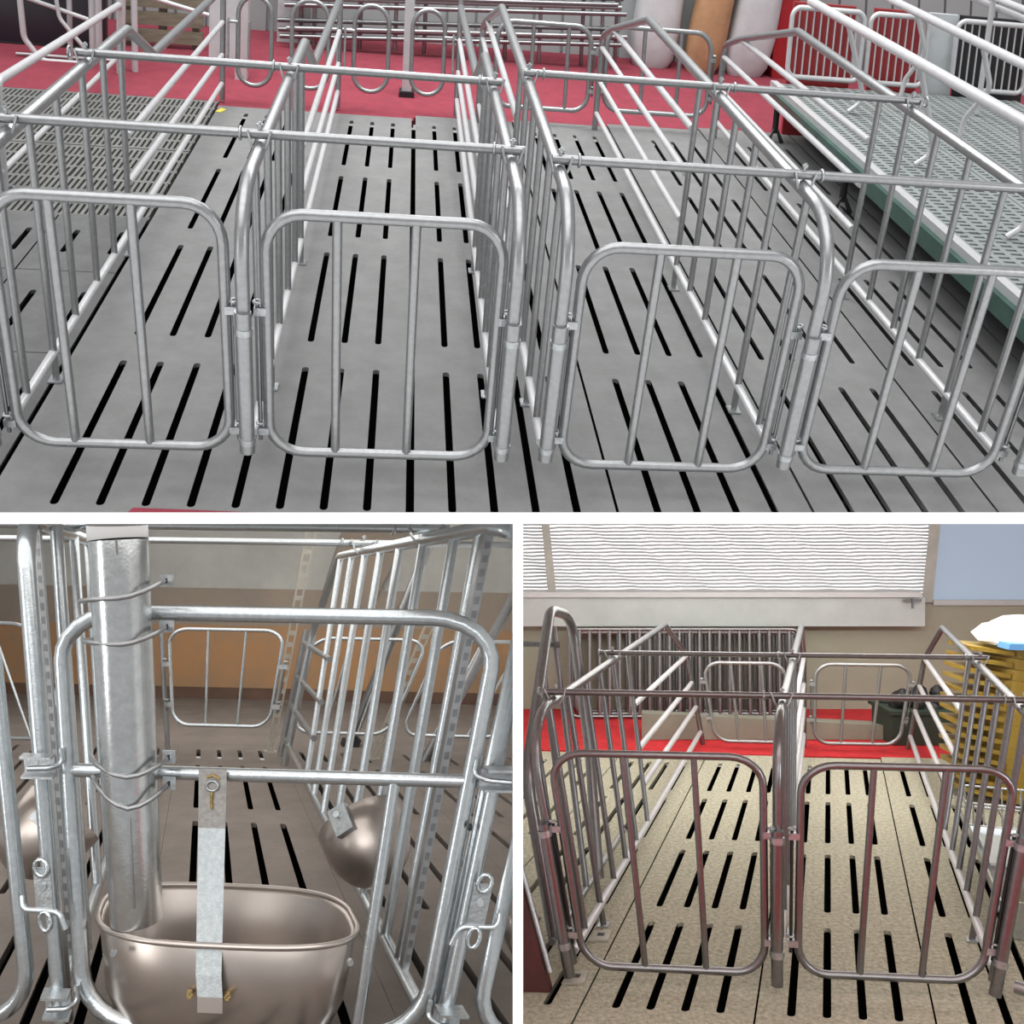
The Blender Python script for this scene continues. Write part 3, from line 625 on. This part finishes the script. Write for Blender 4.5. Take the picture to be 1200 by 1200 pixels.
# =================================================================== LOWER LEFT HALL
lj = [.072 + .0985 * (-15 + 5 * i) - .0 for i in range(8)]
slats(L, 'floor', 'brownish concrete slatted floor of the lower left hall', lj, .0985, .072, [(-.2, .57), (.75, 1.52), (1.70, 2.47), (2.62, 2.84)], .0195, [(-.6, 2.98)], 'conc_brown', gap=.0005)
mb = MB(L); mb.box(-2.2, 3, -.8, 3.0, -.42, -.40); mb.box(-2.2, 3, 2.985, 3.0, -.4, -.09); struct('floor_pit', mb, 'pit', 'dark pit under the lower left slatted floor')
mb = MB(L); mb.box(-4, 4, 2.985, 5.2, -.06, -.0005); struct('floor_rear', mb, 'conc_brown', 'reddish brown concrete floor behind the lower left stalls')
mb = MB(L); mb.box(-5, 5, 4.805, 4.9, .50, .755); struct('wall_middle', mb, 'brown_wall', 'brownish grey middle band of the lower left wall')
mb = MB(L); mb.box(.78, 1.06, 4.79, 4.85, .50, 1.9); struct('wall_pilaster', mb, 'brown_wall', 'tan pilaster on the lower left wall')
mb = MB(L); mb.box(-5, 5, 4.785, 4.80, -.05, .075); struct('baseboard_back', mb, 'base_brown', 'dark brown base strip of the lower left wall')
mb = MB(L); mb.box(-5, 5, 4.80, 4.9, -.1, .50); struct('wall_lower', mb, 'wood_wall', 'orange brown lower wall behind the lower left stalls')
mb = MB(L); mb.box(-5, 5, 4.84, 4.94, .755, 1.9); struct('wall_upper', mb, 'plaster', 'grey plaster upper wall behind the lower left stalls')
# front gate with crossbar
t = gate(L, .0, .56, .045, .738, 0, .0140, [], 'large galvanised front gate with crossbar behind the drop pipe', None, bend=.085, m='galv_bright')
build('crossbar', MB(L).tube([(.0, 0, .464), (.56, 0, .464)], .0115, 14), 'galv_bright', t)
build('bar', MB(L).tube([(.455, 0, .045), (.458, 0, .464)], .0105, 12), 'galv_bright', t)
mb = MB(L); mb.tube([(.568, -.0142, .392), (.571, -.0150, .392)], .006, 10); build('drilled_hole', mb, 'black', t)
# posts with brackets, latches
def bracket(lay, x, y, z, t, s=1, w=.022):
    mb = MB(lay)
    for dz in (-.016, .016): mb.box(x - s * w, x + s * w, y - .045, y - .004, z + dz - .002, z + dz + .002) if s > 0 else mb.box(x + s * w, x - s * w, y - .045, y - .004, z + dz - .002, z + dz + .002)
    mb.box(x - w, x + w, y - .008, y - .004, z - .016, z + .016)
    b_ = build('bracket', mb, 'zinc', t)
    build('bracket_pin', MB(lay).tube([(x + s * .034, y - .02, z + .03), (x + s * .034, y - .02, z + .004), (x + s * .018, y - .04, z), (x - s * .012, y - .04, z - .002)], .0045, 8, bend=.012), 'galv_bright', b_)
def latch(lay, x, y, z, t, s=1):
    mb = MB(lay); mb.box(x - .013, x + .013, y - .032, y - .027, z - .035, z + .035); pl = build('latch_plate', mb, 'zinc', t)
    build('hook', MB(lay).tube([(x - s * .035, y - .022, z - .015), (x - s * .034, y - .03, z - .034), (x + s * .022, y - .034, z - .034), (x + s * .03, y - .034, z - .062)], .0048, 8, bend=.014), 'galv_bright', t)
    build('chain_link', MB(lay).tube([(x + .009 * math.cos(a), y - .036, z - .05 + .016 * math.sin(a)) for a in [i * math.pi / 5 for i in range(10)]], .004, 6, closed=True), 'galv_bright', t)
    build('top_ring', MB(lay).tube([(x + .010 * math.cos(a), y - .034, z + .036 + .014 * math.sin(a)) for a in [i * math.pi / 5 for i in range(10)]], .004, 6, closed=True), 'galv_bright', t)
    build('rivet', MB(lay).tube([(x, y - .036, z + .005), (x, y - .031, z + .005)], .006, 8), 'galv_bright', pl)
pathP = [(.02, .03), (.02, .90), (2.1, .90), (2.40, .58), (2.45, .0)]
for i, (x_, lab) in enumerate([(-.042, 'left galvanised partition beside the drop pipe'), (.556, 'right galvanised partition with slanting row of bars')]):
    xs_ = x_ + (.030 if i else 0)
    t = thing('stall_fence', lab, 'stall fence', L(x_, 0, 0), 'partitions of the lower left stalls')
    if i == 0: build('frame', MB(L).tube([(x_, .03, .03), (x_, .03, .86), (x_ - .004, .12, .905), (x_ - .004, 2.1, .905), (x_, 2.45, .60), (x_, 2.5, 0)], .0165, 14, bend=[0, .1, .1, .08, .1, 0]), 'galv_bright', t)
    else: build('frame', MB(L).tube([(xs_ + .010, .03, .03), (xs_ + .012, .03, .875), (x_, .12, .905), (x_, 2.1, .905), (x_, 2.45, .60), (x_, 2.5, 0)], .0165, 14, bend=[0, .06, .06, .08, .1, 0]), 'galv_bright', t)
    for q in range(7): build('bar', MB(L).tube([(x_, .32 + .245 * q, .085), (x_, .39 + .278 * q, .90)], .0115, 12), 'galv_bright', t)
    build('rail', MB(L).tube([(x_, .03, .085), (x_, 2.66, .085)], .0125, 10), 'galv_bright', t)
    for z_ in (.235, .365, .52): build('rail', MB(L).tube([(x_, 1.80, z_), (x_, 2.72, z_)], .0115, 10), 'galv', t)
    build('rear_post', MB(L).tube([(x_, 2.72, 0), (x_, 2.72, .58)], .013, 10), 'galv', t)
    st = build('slotted_strut', MB(L).box(x_ - .006, x_ + .006, .14, .165, .085, .90), 'galv', t)
    for q in range(30): build('strut_slot', MB(L).box(x_ - .0035, x_ + .0035, .1392, .1402, .11 + q * .026, .124 + q * .026), 'galv_dark', st)
    build('front_bar', MB(L).tube([(x_ + (.004 if i else .02), .20, .085), (x_ + (.004 if i else .02), .22, .90)], .0125, 12), 'galv_bright', t)
    px_ = -.04 if i == 0 else .592; s_ = 1 if i == 0 else -1
    build('hinge_tube', MB(L).tube([(px_, -.005, .02), (px_, -.005, .46)], .0125, 14), 'galv_bright', t)
    bracket(L, px_, -.005, .475, t, s_); bracket(L, px_, -.005, .085, t, s_)
    latch(L, px_ - .004 * s_, -.012, .275, t, s_)
# neighbour gates at both edges
gate(L, -.66, -.092, .045, .738, 0, .0130, [], 'neighbouring gate whose upright shows at the far left edge', None, bend=.085, m='galv_bright')
gate(L, .645, 1.2, .045, .738, 0, .0130, [], 'neighbouring gate whose upright shows at the right edge', None, bend=.085, m='galv_bright')
cross_rod(L, -1.2, .60, .70, .934, .0115, [.556], 'near cross rod at the top of the lower left hall', 'cross rods of the lower left stalls', m='galv_bright')
cross_rod(L, -1.4, 1.4, 1.58, .936, .0115, [.556], 'far cross rod at the top of the lower left hall', 'cross rods of the lower left stalls', m='galv_bright')
# drop pipe with its wires
t = thing('drop_pipe', 'wide galvanised feed drop pipe tied to the front gate', 'pipe', L(.1, .02, .2))
ptop = (.0835, -.062, .8615); pbot = (.092, .005, .215)
build('tube', MB(L).tube([ptop, (.087, -.045, .6), (.089, -.02, .4), pbot], [.0480, .0465, .0445, .042], 36), 'galv_pipe', t)
build('seam', MB(L).tube([(.084, -.1115, .86), (.0875, -.0125, .58), (.090, -.0655, .38), (.092, -.0415, .25)], .0022, 6), 'galv', t)
build('plastic_sleeve', MB(L).tube([(.083, -.0628, .862), (.081, -.064, .95)], .0488, 28), 'sleeve', t)
for i, (zl, zm, zr, xl) in enumerate([(.757, .764, .792, .040), (.690, .688, .713, .050), (.490, .470, .492, .040), (.455, .418, .448, .040)]):
    cxp = .0835 + (.83 - zm) * .012; cyp = -.062 + (.87 - zm) * .1
    pts = [(xl - .006, -.012, zl)] + [(cxp + (.0515) * math.cos(a), cyp + .0535 * math.sin(a), zm + (zl - zm if math.cos(a) < 0 else zr - zm) * abs(math.cos(a)) ** 1.6) for a in [math.pi * (1.0 + q / 10.) for q in range(11)]] + [(cxp + .052, -.014, zr + .002)]
    w_ = build('tie_wire', MB(L).tube(pts, .0042, 8), 'galv', t)
    zp = zr + .002; xp = cxp + .054
    p_ = build('tie_plate', MB(L).box(xp - .008, xp + .010, -.020, -.0145, zp - .010, zp + .011), 'zinc', t)
    build('plate_hole', MB(L).tube([(xp + .001, -.0206, zp), (xp + .001, -.0201, zp)], .0045, 10), 'black', p_)
# feed trough
t = thing('feed_trough', 'stainless steel feed trough hung behind the flat zinc strap', 'trough', L(.23, .08, 0))
def stad(cx, cy, a, b, z, p=3.0, n=48):
    r_ = []
    for j in range(n):
        th = 2 * math.pi * j / n; c, s = math.cos(th), math.sin(th)
        r_.append(L(cx + a * math.copysign(abs(c) ** (2 / p), c), cy + b * math.copysign(abs(s) ** (2 / p), s), z))
    return r_
cxp, cyp = .234, .085
build('bowl', MB(L).loft([stad(cxp, cyp + .02, .15, .09, .012), stad(cxp, cyp + .01, .185, .125, .03), stad(cxp, cyp, .203, .143, .09), stad(cxp, cyp, .208, .150, .198), stad(cxp, cyp, .205, .147, .203), stad(cxp, cyp, .199, .141, .195), stad(cxp, cyp, .194, .135, .09), stad(cxp, cyp + .01, .17, .11, .04), stad(cxp, cyp + .01, .10, .06, .034)]), 'steel', t)
build('rim', MB(L).tube([tuple(p) for p in stad(cxp, cyp, .209, .151, .203)], .0052, 8, closed=True, local=False), 'steel', t)
for x_ in (.060, .418):
    build('rivet', MB(L).tube([(x_, -.056, .185), (x_, -.066, .185)], .005, 8), 'zinc', t)
for x_ in (.178, .236): build('strap_bolt', MB(L).tube([(x_, -.062, .128), (x_, -.076, .128)], .0055, 8), 'brass', t)
# strap
t = thing('zinc_strap', 'flat zinc strap hooking the trough to the gate crossbar', 'strap', L(.205, -.03, .12))
def strip(pts, w, th, m_, name):
    mb = MB(L)
    for (p, q) in zip(pts[:-1], pts[1:]):
        mb.hexa([L(p[0] - w, p[1], p[2]), L(p[0] + w, p[1], p[2]), L(p[0] + w, p[1] + th, p[2]), L(p[0] - w, p[1] + th, p[2]), L(q[0] - w, q[1], q[2]), L(q[0] + w, q[1], q[2]), L(q[0] + w, q[1] + th, q[2]), L(q[0] - w, q[1] + th, q[2])])
    return build(name, mb, m_, t)
strip([(.205, -.019, .378), (.204, -.017, .475)], .0195, .004, 'strap_grey', 'strap_head')
strip([(.209, -.078, .128), (.206, -.074, .16), (.205, -.019, .378)], .0195, .004, 'strap', 'strap_leg')
strip([(.2095, -.081, .105), (.209, -.078, .128)], .0195, .004, 'steel', 'strap_tip')
build('weld_ring', MB(L).tube([(.204 + .0085 * math.cos(a), -.0195, .448 + .0085 * math.sin(a)) for a in [i * math.pi / 5 for i in range(10)]], .0024, 6, closed=True), 'zinc', t)
build('weld_bead', MB(L).tube([(.204, -.0185, .44), (.203, -.019, .425), (.205, -.0185, .41)], .0030, 6), 'brass', t)
build('weld_bead', MB(L).tube([(.196, -.0185, .462), (.205, -.0195, .466), (.213, -.0185, .460)], .0026, 6), 'brass', t)
# drinking bowls on the partitions
def drinker(x, y, z, s, lab):
    b_ = L(x, y, z); Rm = L.R @ Matrix.Rotation(-s * math.radians(34), 3, 'Y') @ Matrix.Rotation(math.radians(-30), 3, 'X')
    fn = lambda dx, dy, dz: b_ + Rm @ Vector((dx, dy, dz))
    t = thing('drinking_bowl', lab, 'bowl', b_, 'drinking bowls in the neighbour stalls')
    R_ = .092; prof = []
    for q in range(9):
        a = math.radians(8 + 82 * q / 8); prof.append((R_ * math.sin(a), -R_ * 1.15 * math.cos(a)))
    prof += [(R_ * 1.02, .045), (R_ * .98, .046), (R_ * .94, .0)] + [(R_ * .94 * math.sin(math.radians(90 - 82 * q / 6)), -R_ * 1.08 * math.cos(math.radians(90 - 82 * q / 6))) for q in range(1, 7)]
    build('cup', MB(L).lathe(prof, fn, 26), 'steel', t)
    build('mount_plate', MB(L).hexa([fn(-.02, -.11, -.01), fn(.02, -.11, -.01), fn(.02, -.082, -.01), fn(-.02, -.082, -.01), fn(-.02, -.11, .05), fn(.02, -.11, .05), fn(.02, -.09, .05), fn(-.02, -.09, .05)]), 'zinc', t)
    build('bolt', MB(L).tube([fn(.0, -.12, .03), fn(0, -.10, .03)], .007, 8, local=False), 'galv_bright', t)
drinker(.515, .45, .245, 1, 'stainless drinking bowl behind the right partition')
drinker(-.105, .40, .255, -1, 'stainless drinking bowl behind the left hinge tube')
drinker(.86, .30, .12, 1, 'dark stainless bowl low at the lower right corner')
# rear gates and posts
GZ = 'rear gates of the lower left stalls'
gate(L, .06, .47, .15, .58, 2.6, .0085, [.20, .335], 'rear gate seen behind the drop pipe, middle stall', GZ, bend=.07, hinges=(-1, 1), hz=(.24, .44), rb=.006, m='galv_bright')
gate(L, .575, .98, .13, .55, 2.6, .0085, [.71, .85], 'rear gate seen between the bars of the right partition', GZ, bend=.07, hinges=(), rb=.006, m='galv_bright')
gate(L, 1.03, 1.45, .13, .55, 2.6, .0085, [1.17, 1.31], 'rear gate seen near the right edge of the lower left hall', GZ, bend=.07, rb=.006, m='galv_bright')
gate(L, -.90, -.42, .07, .59, 2.6, .0085, [-.74, -.58], 'rear gate seen at the left edge of the lower left hall', GZ, bend=.09, rb=.006, m='galv_bright')
def slotted(x, y, h, lab):
    t = thing('slotted_post', lab, 'post', L(x, y, 0), 'slotted posts behind the lower left stalls')
    mb = MB(L)
    for dx in (-.016, .010): mb.box(x + dx, x + dx + .006, y, y + .02, 0, h)
    q = 0.
    while q < h: mb.box(x - .011, x + .011, y, y + .004, q, q + .022); q += .055
    build('angle', mb, 'slot_white', t)
    build('foot', MB(L).box(x - .03, x + .03, y - .01, y + .04, 0, .006), 'slot_white', t)
slotted(.515, 2.80, 1.2, 'white slotted post between the middle and right rear gates')
slotted(.985, 2.70, .62, 'short white slotted post behind the right partition bars')
o = build('thin_post', MB(L).tube([(.03, 2.66, 0), (.03, 2.66, .62)], .011, 10), 'galv'); tag(o, 'thin pipe post left of the middle rear gate', 'post')
t = thing('grey_column', 'dark grey round column with black foot behind the right partition', 'post', L(.93, 2.95, 0))
build('column', MB(L).tube([(.93, 3.05, .03), (.93, 3.05, 1.0)], .024, 14), 'galv_dark', t); build('foot', MB(L).box(.89, .97, 3.01, 3.09, 0, .035), 'black', t)
o = build('corner_post', MB(L).tube([(1.22, 2.7, 0), (1.22, 2.7, .95)], .022, 12), 'galv'); tag(o, 'grey pipe post at the right edge of the lower left hall', 'post')
for o in bpy.data.objects:
    if '_o' in o: del o['_o']
